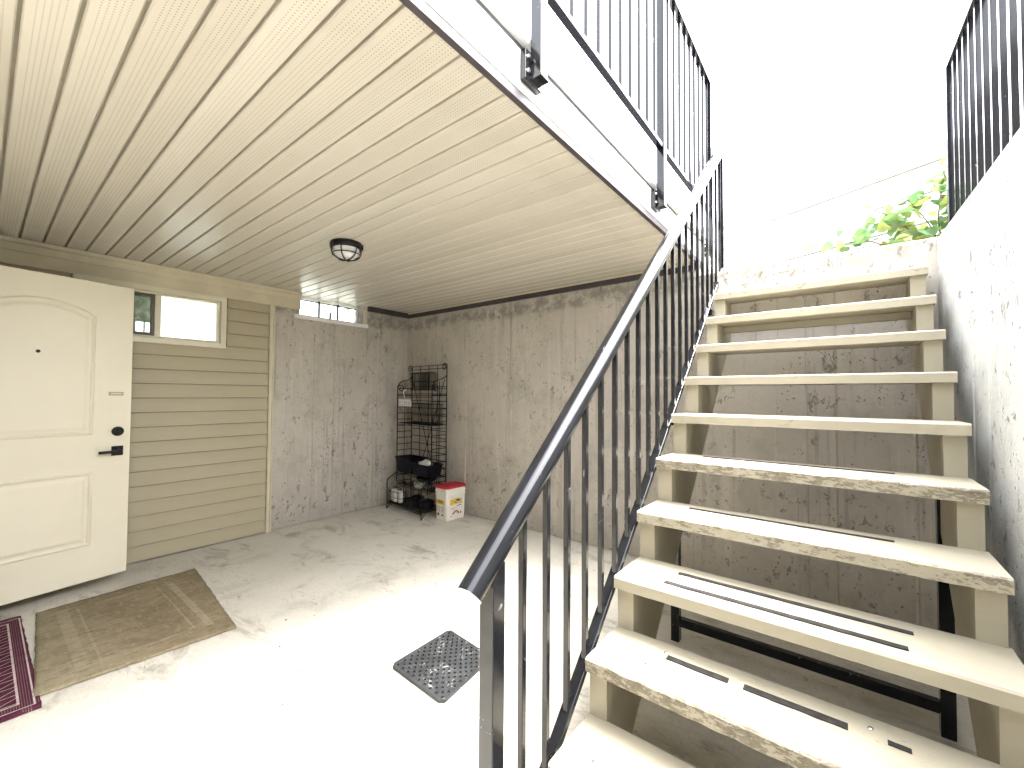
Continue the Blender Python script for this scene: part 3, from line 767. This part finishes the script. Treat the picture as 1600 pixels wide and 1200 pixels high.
# ------------------------------------------------------------------ ceiling light
LX, LY = -2.69, 1.555
cl = thing('ceiling_light', 'round black caged bulkhead lamp on the soffit', 'lamp', (LX,LY,HC))
MB().lathe((0,0,0), [(0,-.001),(.104,-.001),(.108,-.008),(.108,-.034),(.100,-.040),(.086,-.040)], 32).build('base_ring', M['blackmetal'], cl)
MB().lathe((0,0,0), [(.085,-.035),(.083,-.055),(.074,-.080),(.055,-.098),(.028,-.107),(.001,-.109)], 32).build('diffuser', M['frost'], cl)
def arc(a, r=.098, h=.118):
    return [(r*math.cos(t_)*math.cos(a) if True else 0, r*math.cos(t_)*math.sin(a), -.038-(h-.038)*math.sin(t_)**.7) for t_ in [math.pi*i/16 for i in range(17)]]
for a in (R(10),R(70),R(130)): MB().tube(arc(a),.0042,6).build('cage_wire', M['blackmetal'], cl)
MB().tube([(.092*math.cos(k*math.pi/12),.092*math.sin(k*math.pi/12),-.078) for k in range(24)],.0038,6,closed=True).build('cage_ring', M['blackmetal'], cl)
for k in range(3):
    a = R(40+120*k); MB().box(.104*math.cos(a)-.008,.104*math.cos(a)+.008,.104*math.sin(a)-.008,.104*math.sin(a)+.008,-.044,-.012).build('lug', M['blackmetal'], cl)

# ------------------------------------------------------------------ mats on the floor
def cloth_rect(corners, nx, ny, th, wob, edge):
    A,B,C,Dq = [Vector((*c,0)) for c in corners]; b_ = MB(); top = []
    for j in range(ny+1):
        for i in range(nx+1):
            u, v = i/nx, j/ny
            p_ = (A*(1-u)+B*u)*(1-v)+(Dq*(1-u)+C*u)*v
            if i in (0,nx) or j in (0,ny): p_ += Vector((random.uniform(-edge,edge),random.uniform(-edge,edge),0))
            z = th + wob*(math.sin(u*9+v*4)*.5+math.sin(v*13-u*3)*.5+1)*.5
            b_.v.append((p_.x,p_.y,z))
    W_ = nx+1
    for j in range(ny):
        for i in range(nx): b_.f.append((j*W_+i,j*W_+i+1,(j+1)*W_+i+1,(j+1)*W_+i)); b_.sm.append(True)
    per = [i for i in range(W_)]+[j*W_+nx for j in range(1,ny+1)]+[ny*W_+i for i in range(nx-1,-1,-1)]+[j*W_ for j in range(ny-1,0,-1)]
    base = len(b_.v); b_.v += [(b_.v[k][0],b_.v[k][1],0.0005) for k in per]
    n_ = len(per)
    for k in range(n_): b_.f.append((per[k],per[(k+1)%n_],base+(k+1)%n_,base+k)); b_.sm.append(False)
    return b_
cx, cy = -3.335,.617
tm = cloth_rect([(-3.857-cx,.255-cy),(-2.811-cx,.186-cy),(-2.755-cx,.955-cy),(-3.912-cx,1.066-cy)],44,36,.006,.006,.0025).build('floor_mat', M['tan'])
tm.location = (cx,cy,.003); tag(tm, 'frayed tan woven mat with pale border stripes lying before the door', 'mat')
cx, cy = -3.30,-.18
rm = cloth_rect([(-.59,-.40),(.59,-.40),(.59,.385),(-.59,.375)],40,30,.008,.002,.002).build('doormat', M['red'])
rm.location = (cx,cy,.002); tag(rm, 'burgundy doormat with white line pattern at the left edge', 'mat')
# perforated rubber mat over the floor drain
dm = MB(); K = 17; A,B,C,Dq = [Vector((*c,0)) for c in ((-1.784,1.699),(-1.430,1.662),(-1.385,1.282),(-1.777,1.300))]
cen = (A+B+C+Dq)/4; bor = .035
def Pq(u,v,z): q = (A*(1-u)+B*u)*(1-v)+(Dq*(1-u)+C*u)*v-cen; return (q.x,q.y,z)
for zz, flip in ((.012,False),(.001,True)):
    pass
cell = (1-2*bor)/K
def quadring(u0,u1,v0,v1,hw):
    um, vm = (u0+u1)/2,(v0+v1)/2; h = cell*hw
    o8 = [Pq(u0,v0,.011),Pq(u1,v0,.011),Pq(u1,v1,.011),Pq(u0,v1,.011)]
    ii = [Pq(um+h*math.cos(a),vm+h*math.sin(a),.011) for a in [R(-135+45*k) for k in range(8)]]
    lo = [(a_[0],a_[1],.002) for a_ in ii]
    vs3 = o8+ii+lo
    fs = []
    for k in range(4):
        i0, i1, i2 = 4+2*k, 4+(2*k+1)%8, 4+(2*k+2)%8
        fs += [(k,(k+1)%4,i2,i1),(k,i1,i0)]
    for k in range(8): fs.append((4+k,4+(k+1)%8,12+(k+1)%8,12+k))
    dm.add(vs3, fs)
for j in range(K):
    for i in range(K):
        u0 = bor+cell*i; v0 = bor+cell*j
        if (i+j) % 2 == 0: quadring(u0,u0+cell,v0,v0+cell,.36)
        else: dm.add([Pq(u0,v0,.011),Pq(u0+cell,v0,.011),Pq(u0+cell,v0+cell,.011),Pq(u0,v0+cell,.011)],[(0,1,2,3)])
# rim
def rimq(u0,v0,u1,v1,U0,V0,U1,V1):
    dm.add([Pq(u0,v0,.011),Pq(u1,v1,.011),Pq(U1,V1,.014),Pq(U0,V0,.014)],[(0,1,2,3)])
    dm.add([Pq(U0,V0,.014),Pq(U1,V1,.014),Pq(U1,V1,.0005),Pq(U0,V0,.0005)],[(0,1,2,3)])
i_ = bor; o_ = .0; c_ = .05; e_ = 1-bor
loop_o = [(c_,o_),(1-c_,o_),(1,c_),(1,1-c_),(1-c_,1),(c_,1),(0,1-c_),(0,c_)]
loop_i = [(i_,i_),(e_,i_),(e_,i_),(e_,e_),(e_,e_),(i_,e_),(i_,e_),(i_,i_)]
for k in range(8):
    a, b2 = loop_i[k], loop_i[(k+1)%8]; A2, B2 = loop_o[k], loop_o[(k+1)%8]
    if a == b2: dm.add([Pq(*a,.011),Pq(*B2,.014),Pq(*A2,.014)],[(0,1,2)])
    else: dm.add([Pq(*a,.011),Pq(*b2,.011),Pq(*B2,.014),Pq(*A2,.014)],[(0,1,2,3)])
    dm.add([Pq(*A2,.014),Pq(*B2,.014),Pq(*B2,.0005),Pq(*A2,.0005)],[(0,1,2,3)])
me = dm.mesh('drain_mat')
bm = bmesh.new(); bm.from_mesh(me); bmesh.ops.remove_doubles(bm, verts=bm.verts, dist=.0002); bm.to_mesh(me); bm.free()
o = link('drain_mat', me, M['rubber']); o.location = (cen.x,cen.y,.001)
tag(o, 'square black perforated rubber mat on the bright floor by the railing', 'mat')

# ------------------------------------------------------------------ wire rack in the corner
ang = math.atan2(-.07,.72)
rk = thing('wire_rack', 'black wire storage rack standing in the concrete corner', 'rack', (-4.275,3.04,0), ang)
RW = .705; YF, YB = .125, .325           # local: x along the front, y towards the wall; feet at y=0
wr = .0058
def wire(paths, name, parent, r=wr, n=6, mat=None):
    b_ = MB()
    for q in paths: b_.tube(q, r, n)
    return b_.build(name, mat or M['wire'], parent)
for x in (0,RW): wire([[(x,YB,0),(x,YB,1.69)]],'post',rk,.0065)
for x in (0,RW): wire([[(x,YF,.30),(x,YF,1.44)]],'post',rk,.0065)
def curve(pts, n=10):
    out = []
    for i in range(len(pts)-1):
        p0 = Vector(pts[max(i-1,0)]); p1 = Vector(pts[i]); p2 = Vector(pts[i+1]); p3 = Vector(pts[min(i+2,len(pts)-1)])
        for k in range(n):
            t_ = k/n
            out.append(.5*((2*p1)+(-p0+p2)*t_+(2*p0-5*p1+4*p2-p3)*t_*t_+(-p0+3*p1-3*p2+p3)*t_**3))
    return out+[Vector(pts[-1])]
def spiral(c, r0, turns, a0, ux, uz, n=26, sgn=1):
    c = Vector(c); ux = Vector(ux); uz = Vector(uz)
    return [c+(ux*math.cos(a0+sgn*turns*2*math.pi*i/n)+uz*math.sin(a0+sgn*turns*2*math.pi*i/n))*r0*(1-.72*i/n) for i in range(n+1)]
for x in (0,RW):
    wire([curve([(x,YB,1.57),(x,YB-.05,1.53),(x,YF+.05,1.50),(x,YF,1.44)],8)],'side_top_rail',rk,.0055)
    wire([spiral((x,YF+.045,1.415),.045,1.25,R(150),(0,1,0),(0,0,1),sgn=-1)],'scroll',rk,.0055)
for x, sx in ((0,-1),(RW,-1)):
    wire([spiral((x+sx*.045,YB,1.665),.045,1.25,R(20),(1,0,0),(0,0,1),sgn=1)],'scroll',rk,.0055)
for x in (0,RW):        # side ladders
    q = [[(x,YF,z),(x,YB,z)] for z in [.30+.0745*i for i in range(16)] if z < 1.5]
    q.append([(x,(YF+YB)/2,.1),(x,(YF+YB)/2,1.5)])
    wire(q,'side_grid',rk,.0048)
q = [[(0,YB,1.69),(RW,YB,1.69)],[(0,YB,1.65),(RW,YB,1.65)]]+[[(0,YB,z),(RW,YB,z)] for z in [.25+.085*i for i in range(15)]]
q += [[(x,YB,.08),(x,YB,1.69)] for x in (RW*.25,RW*.5,RW*.75)]
wire(q,'back_grid',rk,.0046)
wire([[(0+.02,YB-.012,1.56),(RW*.68,YB-.012,.45)]],'cross_brace',rk,.0045); wire([[(RW-.02,YB-.014,1.52),(RW*.30,YB-.016,.45)]],'cross_brace',rk,.0045)
def shelf(z, y0, y1, x0=0, x1=RW, n=16, name='shelf'):
    q = [[(x0,y0,z),(x1,y0,z)],[(x0,y1,z),(x1,y1,z)],[(x0,y0,z),(x0,y1,z)],[(x1,y0,z),(x1,y1,z)],[(x0,y0,z-.018),(x1,y0,z-.018)]]
    q += [[(x0+(x1-x0)*i/n,y0,z),(x0+(x1-x0)*i/n,y1,z)] for i in range(1,n)]
    wire(q,name,rk,.0040)
for z in (1.335,1.005,.425,.28): shelf(z, YF, YB-.01)
shelf(.075, .01, YB-.01, n=20)
for x in (0,RW):        # swept front feet
    wire([curve([(x,YF,.42),(x,YF-.03,.395),(x,.02,.35),(x,0,.32),(x,0,.16),(x,0,0)],6)],'front_foot',rk,.0055)
    wire([[(x,0,.0),(x,.06,.075)]],'foot_brace',rk,.0045)
RL = Matrix.Translation((-4.275,3.04,0)) @ Matrix.Rotation(ang,4,'Z')
def rp(x,y,z): return tuple(RL @ Vector((x,y,z)))
# things on the rack
def basket(label, x0,x1,y0,y1,z0,z1,nw):
    t_ = thing('wire_basket', label, 'basket', rp((x0+x1)/2,(y0+y1)/2,z0), ang, 'wire baskets on the rack')
    hx, hy, h = (x1-x0)/2,(y1-y0)/2,z1-z0
    rim = lambda z,s: [(-hx*s,-hy*s,z),(hx*s,-hy*s,z),(hx*s,hy*s,z),(-hx*s,hy*s,z)]
    b_ = MB()
    for z,s in ((h,1),(0,.92)): b_.tube(rim(z,s)+[rim(z,s)[0]],.0042,6)
    b_.build('rim', M['wire'], t_)
    b_ = MB()
    for i in range(nw+1):
        x = -hx+2*hx*i/nw
        b_.tube([(x,-hy,h),(x*.92,-hy*.92,0),(x*.92,hy*.92,0),(x,hy,h)],.0022,5)
    for i in range(1,6):
        y_ = -hy+2*hy*i/6; b_.tube([(-hx,y_,h),(-hx*.92,y_*.92,0),(hx*.92,y_*.92,0),(hx,y_,h)],.0022,5)
    b_.tube(rim(h*.5,.96)+[rim(h*.5,.96)[0]],.0025,5)
    b_.build('mesh_sides', M['wire'], t_)
basket('black wire basket on the top shelf of the rack', .17,.55,YF+.055,YB-.02,1.40,1.60,22)
basket('black wire basket on the second shelf of the rack', .11,.69,YF+.03,YB-.02,1.012,1.24,20)
bb = bpy.data.objects['wire_basket']; 
# white clip hanger
hg = thing('hanger', 'white plastic clip hanger hooked on the front of the rack', 'hanger', rp(.19,YF-.02,1.165), ang)
MB().box(-.13,.13,-.007,.007,.098,.125).build('bar', M['hanger'], hg, .004)
for i in range(6): MB().box(-.130+.0476*i,-.130+.0476*i+.022,-.009,.009,.040,.0975).build('clip', M['hanger'], hg, .003)
MB().tube(curve([(0,0,.125),(-.012,0,.165),(-.022,0,.20),(-.018,0,.225),(.005,0,.235),(.026,0,.228)],5),.0055,8).build('hook', M['hanger'], hg)
# tubs
def tub(label, x0,x1,y0,y1,z,h,mat):
    t_ = thing('plastic_tub', label, 'tub', rp((x0+x1)/2,(y0+y1)/2,z), ang, 'dark tubs on the rack')
    hx, hy = (x1-x0)/2,(y1-y0)/2; s = .84; tk = .004
    o1 = [(-hx*s,-hy*s,0),(hx*s,-hy*s,0),(hx*s,hy*s,0),(-hx*s,hy*s,0)]; o2 = [(-hx,-hy,h),(hx,-hy,h),(hx,hy,h),(-hx,hy,h)]
    i2 = [(a-tk*(1 if a>0 else -1),b2-tk*(1 if b2>0 else -1),h) for a,b2,_ in o2]; i1 = [(a*.96,b2*.96,.005) for a,b2,_ in o1]
    MB().add(o1+o2+i2+i1,[(3,2,1,0)]+[(k,(k+1)%4,4+(k+1)%4,4+k) for k in range(4)]+[(4+k,4+(k+1)%4,8+(k+1)%4,8+k) for k in range(4)]+[(8+k,8+(k+1)%4,12+(k+1)%4,12+k) for k in range(4)]+[(12,13,14,15)]).build('body', mat, t_, .002)
    MB().ring_wall('y',0,0.001,(-1,1,-1,1),(-.5,.5,-.5,.5)) if False else None
    rm_ = [(-hx-.004,-hy-.004,h),(hx+.004,-hy-.004,h),(hx+.004,hy+.004,h),(-hx-.004,hy+.004,h)]
    MB().tube(rm_+[rm_[0]],.006,6).build('rim', mat, t_)
    return t_
tub('large dark navy plastic tub on the left of the third shelf', .015,.36,YF-.03,YB-.02,.432,.17,M['navy'])
tb2 = tub('dark tub holding a white rag on the right of the third shelf', .385,.70,YF-.05,YB-.04,.432,.135,M['navy'])
# rag
bm = bmesh.new(); bmesh.ops.create_icosphere(bm, subdivisions=3, radius=1)
for v in bm.verts:
    n_ = math.sin(v.co.x*5+1)*math.cos(v.co.y*6)*.18+math.sin(v.co.z*7+v.co.x*3)*.1
    v.co *= 1+n_; v.co = Vector((v.co.x*.095,v.co.y*.06,v.co.z*.048))
for f_ in bm.faces: f_.smooth = True
me = bpy.data.meshes.new('rag'); bm.to_mesh(me); bm.free()
o = link('rag', me, M['cloth']); o.location = rp(.51,YF+.055,.555); o.rotation_euler = (0,R(-8),ang)
tag(o, 'crumpled white rag heaped in the dark tub', 'rag')
# metal pan, pots
def pan(name, label, cat, x,y,z,r,h,mat,handle=True, lid=False):
    t_ = thing(name, label, cat, rp(x,y,z), ang)
    MB().lathe((0,0,0),[(0,0),(r*.88,0),(r*.96,.012),(r,h),(r+.005,h+.003),(r-.003,h),(r*.93,.012),(r*.85,.006),(0,.006)],28).build('bowl', mat, t_)
    if handle: MB().bar((r*.95,-.01,h*.8),(r+.14,-.03,h*.95),.02,.008).build('handle', M['blackmetal'], t_, .003)
    if lid:
        MB().lathe((0,0,0),[(r+.004,h+.004),(r*.7,h+.022),(.02,h+.032),(0,h+.032)],28).build('lid', mat, t_)
        MB().lathe((0,0,0),[(.008,h+.032),(.008,h+.045),(.018,h+.05),(.016,h+.06),(0,h+.062)],14).build('knob', M['steel'], t_)
    return t_
pan('metal_pan','shiny steel pan on the shelf under the dark tubs','pan',.46,YF+.075,.288,.115,.07,M['steel'])
pan('cooking_pot','small dark pot with a steel knob on the bottom shelf','pot',.40,.15,.083,.08,.085,M['blackmetal'],True,True)
pan('cooking_pot','wide dark pot with a steel knob at the right of the bottom shelf','pot',.58,.155,.083,.085,.07,M['blackmetal'],False,True)
pan('frying_pan','dark frying pan lying on the shelf above the steel pan','pan',.52,YF+.07,.376,.115,.03,M['blackmetal'],False)
# three white tins in a black caddy
cd = thing('tin_caddy','black wire caddy holding three white tins at the rack foot','caddy',rp(.085,.075,.083),ang)
q = []
for z in (.0,.12): q.append([(-.085,-.05,z),(.115,-.05,z),(.115,.05,z),(-.085,.05,z),(-.085,-.05,z)])
for (x,y_) in ((-.085,-.05),(.115,-.05),(.115,.05),(-.085,.05)): q.append([(x,y_,0),(x,y_,.165)])
q.append([(-.085,0,.12),(-.04,0,.165),(.08,0,.165),(.115,0,.12)])
wire(q,'frame',cd,.0035)
for i,(x,y_,wd) in enumerate(((-.055,.0,'leftmost'),(.015,-.012,'middle'),(.085,.0,'rightmost'))):
    t_ = thing('tin_can','%s of three white tins in the black caddy' % wd,'tin',rp(.085+x,.075+y_,.0875),ang,'white tins in the caddy')
    MB().lathe((0,0,0),[(0,0),(.031,0),(.032,.003),(.032,.126),(.031,.13),(0,.13)],20).build('body', M['can'], t_)
    MB().lathe((0,0,0),[(.0322,.04),(.0325,.041),(.0325,.045),(.0322,.046)],20).build('band', M['ink'], t_)

# ------------------------------------------------------------------ white pail with red lid
pl = thing('pail','white square pail with red lid and yellow label beside the rack','pail',(-3.40,3.235,0),R(-3))
def rsq(hx,hy,z,r,n=5):
    out = []
    for (sx,sy,a0) in ((1,1,0),(-1,1,90),(-1,-1,180),(1,-1,270)):
        for k in range(n+1):
            a = R(a0+90*k/n); out.append((sx*(hx-r)+r*math.cos(a), sy*(hy-r)+r*math.sin(a), z))
    return out
def loft(rings, capb=True, capt=True):
    n_ = len(rings[0]); b_ = MB()
    fs = [(i*n_+k,i*n_+(k+1)%n_,(i+1)*n_+(k+1)%n_,(i+1)*n_+k) for i in range(len(rings)-1) for k in range(n_)]
    if capb: fs.append(tuple(range(n_-1,-1,-1)))
    if capt: fs.append(tuple((len(rings)-1)*n_+k for k in range(n_)))
    return b_.add([v for rg in rings for v in rg], fs)
HX, HY = .098,.136
loft([rsq(HX-.012,HY-.012,.004,.02),rsq(HX-.008,HY-.008,.012,.022),rsq(HX-.001,HY-.001,.268,.026),rsq(HX+.006,HY+.006,.27,.028),rsq(HX+.006,HY+.006,.278,.028),rsq(HX,HY,.28,.027),rsq(HX,HY,.305,.027),rsq(HX+.008,HY+.008,.307,.028),rsq(HX+.008,HY+.008,.318,.028),rsq(HX+.001,HY+.001,.32,.027),rsq(HX+.001,HY+.001,.345,.027)]).build('body', M['pail'], pl)
loft([rsq(HX+.009,HY+.009,.3455,.03),rsq(HX+.011,HY+.011,.347,.03),rsq(HX+.011,HY+.011,.362,.03),rsq(HX+.004,HY+.004,.369,.028),rsq(HX-.006,HY-.006,.369,.026),rsq(HX-.010,HY-.010,.366,.024)]).build('lid', M['lid'], pl)
# grip tab, bail handle
MB().box(-HX*.2,HX+.012,-HY-.014,-HY-.007,.262,.296).build('grip_tab', M['pail'], pl, .003)
MB().tube(curve([(HX+.010,-.075,.27),(HX+.016,-.03,.215),(HX+.016,.045,.195),(HX+.011,.08,.27)],6),.004,6).build('bail_handle', M['hanger'], pl)
def lab(face, a0,a1,z0,z1,mat,name='label',off=.0008,arch=0):
    """flat print following the tapered side; face 'x' = +x side, 'y' = -y side"""
    def q(a,z):
        k = (z-.012)/.256; h = -.008+.007*k
        return (HX+h+off,a,z) if face == 'x' else (a,-(HY+h+off),z)
    n_ = 8; b_ = MB()
    top = [q(a0+(a1-a0)*i/n_, z1+arch*math.sin(math.pi*i/n_)) for i in range(n_+1)]; bot = [q(a0+(a1-a0)*i/n_, z0+arch*math.sin(math.pi*i/n_)*.6) for i in range(n_+1)]
    b_.add(bot+top,[(i,i+1,n_+1+i+1,n_+1+i) for i in range(n_)])
    return b_.build(name,mat,pl)
lab('x',-.088,.085,.165,.222,M['yellow'],arch=.012)
for (a0,a1,z0,z1) in ((-.02,.05,.208,.214),(-.025,.055,.195,.203),(-.015,.05,.183,.189)): lab('x',a0,a1,z0,z1,M['ink'],'lettering',.0016,.008)
lab('x',-.05,.045,.06,.078,M['redink'],'emblem',.0010,.028); lab('x',-.025,.022,.074,.080,M['pail'],'emblem_stripe',.0018,.01)
lab('x',-.09,.0,.140,.1425,M['ink'],'curve_line',.001,-.02); lab('x',.0,.085,.143,.1455,M['ink'],'curve_line',.001,.012)
lab('x',-.085,-.055,.045,.052,M['redink'],'curve_line',.001); lab('x',.06,.075,.06,.085,M['ink'],'lettering',.001)
lab('y',-.075,.06,.175,.222,M['yellow'],arch=.0)
for (a0,a1,z0,z1) in ((-.04,.03,.207,.214),(-.045,.035,.195,.201),(-.035,.02,.184,.189)): lab('y',a0,a1,z0,z1,M['ink'],'lettering',.0016)
for i in range(6): lab('y',-.07,-.012,.150-.011*i,.153-.011*i,M['ink'],'lettering',.001); lab('y',.0,.055,.150-.011*i,.153-.011*i,M['ink'],'lettering',.001)
lab('y',-.06,-.03,.05,.08,M['ink'],'lettering',.001); lab('y',.0,.05,.055,.06,M['ink'],'lettering',.001); lab('y',.015,.035,.06,.075,M['ink'],'lettering',.001)
for (x,y_) in ((HX-.03,-HY+.03),(HX-.03,HY-.03),(-HX+.03,-HY+.03),(-HX+.03,HY-.03)):
    MB().box(x-.015,x+.015,y_-.015,y_+.015,0,.005).build('foot', M['pail'], pl)

# ------------------------------------------------------------------ beyond the stairs
tw = thing('timber_wall','pale stacked timber wall beyond the top of the stairs','wall')
dw = Vector((-.906,.423,0)); nw_ = Vector((-.423,-.906,0)); base = Vector((.1,5.0,0))
for k in range(5):
    z0_ = 2.31+.24*k; a, b2 = -2.6+random.uniform(-.05,.05), 7.0
    MB().obox(base+dw*((a+b2)/2)-nw_*.07+Vector((0,0,z0_+.1175)), dw*((b2-a)/2), nw_*(.075+random.uniform(-.004,.004)), Vector((0,0,.1115))).build('timber', M['timber'], tw, .006)
MB().obox(base+dw*2.2-nw_*.11+Vector((0,0,2.9)), dw*4.75, nw_*.02, Vector((0,0,.58))).build('core', M['stem'], tw)
# climbing vine
vine = thing('vine','leafy green vine trailing over the concrete at the top right of the stairs','plant',(.3,4.0,2.27))
leafs = []
for q in range(3):
    b_ = MB(); L = 1.0; n_ = 6
    prof = [(0,0),(.10,.30),(.30,.42),(.55,.36),(.8,.18),(1.0,0)] if q != 1 else [(0,0),(.08,.36),(.26,.48),(.5,.36),(.75,.2),(1.0,0)]
    mid_ = [(u,0,-.10*u*u) for u,_ in prof]; lf = [(u-.04*(i==1),w_,.12*w_-.12*u*u+(.02 if i%2 else -.01)) for i,(u,w_) in enumerate(prof)]
    rt_ = [(a,-w_,z) for (a,w_,z) in lf]
    b_.v = mid_+lf+rt_
    for i in range(n_-1):
        b_.f.append((i,i+1,n_+i+1,n_+i)); b_.f.append((i,2*n_+i,2*n_+i+1,i+1)); b_.sm += [True,True]
    me = bpy.data.meshes.new('leaf'); me.from_pydata(b_.v,[],b_.f); me.materials.append(M['leaf'])
    for p_ in me.polygons: p_.use_smooth = True
    leafs.append(me)
rng = random.Random(11)
stems = []
for (p0,p1,p2) in (((.25,0,.0),(.20,-.06,.28),(.26,-.02,.72)),((.25,0,0),(.05,-.12,.22),(-.18,-.16,.30)),((.2,0,0),(-.05,-.14,.12),(-.32,-.2,.12)),
                   ((.22,.0,0),(.16,-.08,.22),(.02,-.1,.48)),((.28,0,0),(.28,-.03,.35),(.22,-.05,.62)),((.1,.02,0),(.12,-.16,.10),(-.02,-.22,.2)),((.28,.02,0),(.32,.06,.4),(.36,.1,.85)),((.18,0,0),(.26,-.12,.2),(.20,-.14,.42)),((.1,0,0),(-.15,-.18,.16),(-.42,-.22,.16)),((.2,.02,0),(.02,-.02,.3),(-.12,-.04,.42)),((.3,.03,0),(.33,0,.3),(.30,-.02,.66))):
    pts = curve([p0,p1,p2],10); stems.append(pts)
    MB().tube(pts,[.007*(1-.7*i/(len(pts)-1)) for i in range(len(pts))],6).build('stem', M['stem'], vine)
for pts in stems:
    for k in range(25):
        t_ = rng.uniform(.22,1.0); p_ = pts[int(t_*(len(pts)-1))]
        o = link('leaf', rng.choice(leafs), None, vine)
        o.location = p_+Vector((rng.gauss(0,.045),rng.gauss(0,.05),rng.gauss(0,.045)))
        s = rng.uniform(.05,.11); o.scale = (s,s,s)
        o.rotation_euler = (rng.uniform(-.9,.9),rng.uniform(-.3,1.0),rng.uniform(0,6.28))
# shrub outside the small window
sh = thing('shrub','yellow green shrub seen through the small barred window','plant',(-7.2,4.75,2.27))
for k in range(6):
    a = k*1.05; pts = curve([(0,0,0),(.15*math.cos(a),.2*math.sin(a),.45),(.38*math.cos(a),.5*math.sin(a),.95)],6)
    MB().tube(pts,[.016*(1-.7*i/(len(pts)-1)) for i in range(len(pts))],5).build('branch', M['stem'], sh)
    for q in range(26):
        o = link('leaf', rng.choice(leafs), None, sh); o.location = pts[int(rng.uniform(.3,1)*(len(pts)-1))]+Vector((rng.gauss(0,.14),rng.gauss(0,.14),rng.gauss(0,.12)))
        s = rng.uniform(.08,.15); o.scale = (s,s,s); o.rotation_euler = (rng.uniform(-1,1),rng.uniform(-1,1),rng.uniform(0,6.28))

# grit and leaf crumbs on the floor
b_ = MB(); rng = random.Random(3)
for k in range(70):
    x, y_ = rng.uniform(-3.2,-.8), rng.uniform(.3,3.2)
    if -2.2 < x and rng.random() < .3: x, y_ = rng.gauss(-1.5,.35), rng.gauss(1.3,.4)
    if -1.85 < x < -1.33 and 1.22 < y_ < 1.76: continue
    if x < -2.7 and y_ < 1.15: continue
    s = rng.uniform(.0018,.0045); a = rng.uniform(0,3.1)
    b_.obox((x,y_,s*.4),(s*math.cos(a),s*math.sin(a),0),(-s*.7*math.sin(a),s*.7*math.cos(a),0),(0,0,s*.4))
o = b_.build('grit', M['stem'], None, kind='stuff'); o['label'] = 'scattered grit and leaf crumbs on the concrete floor'
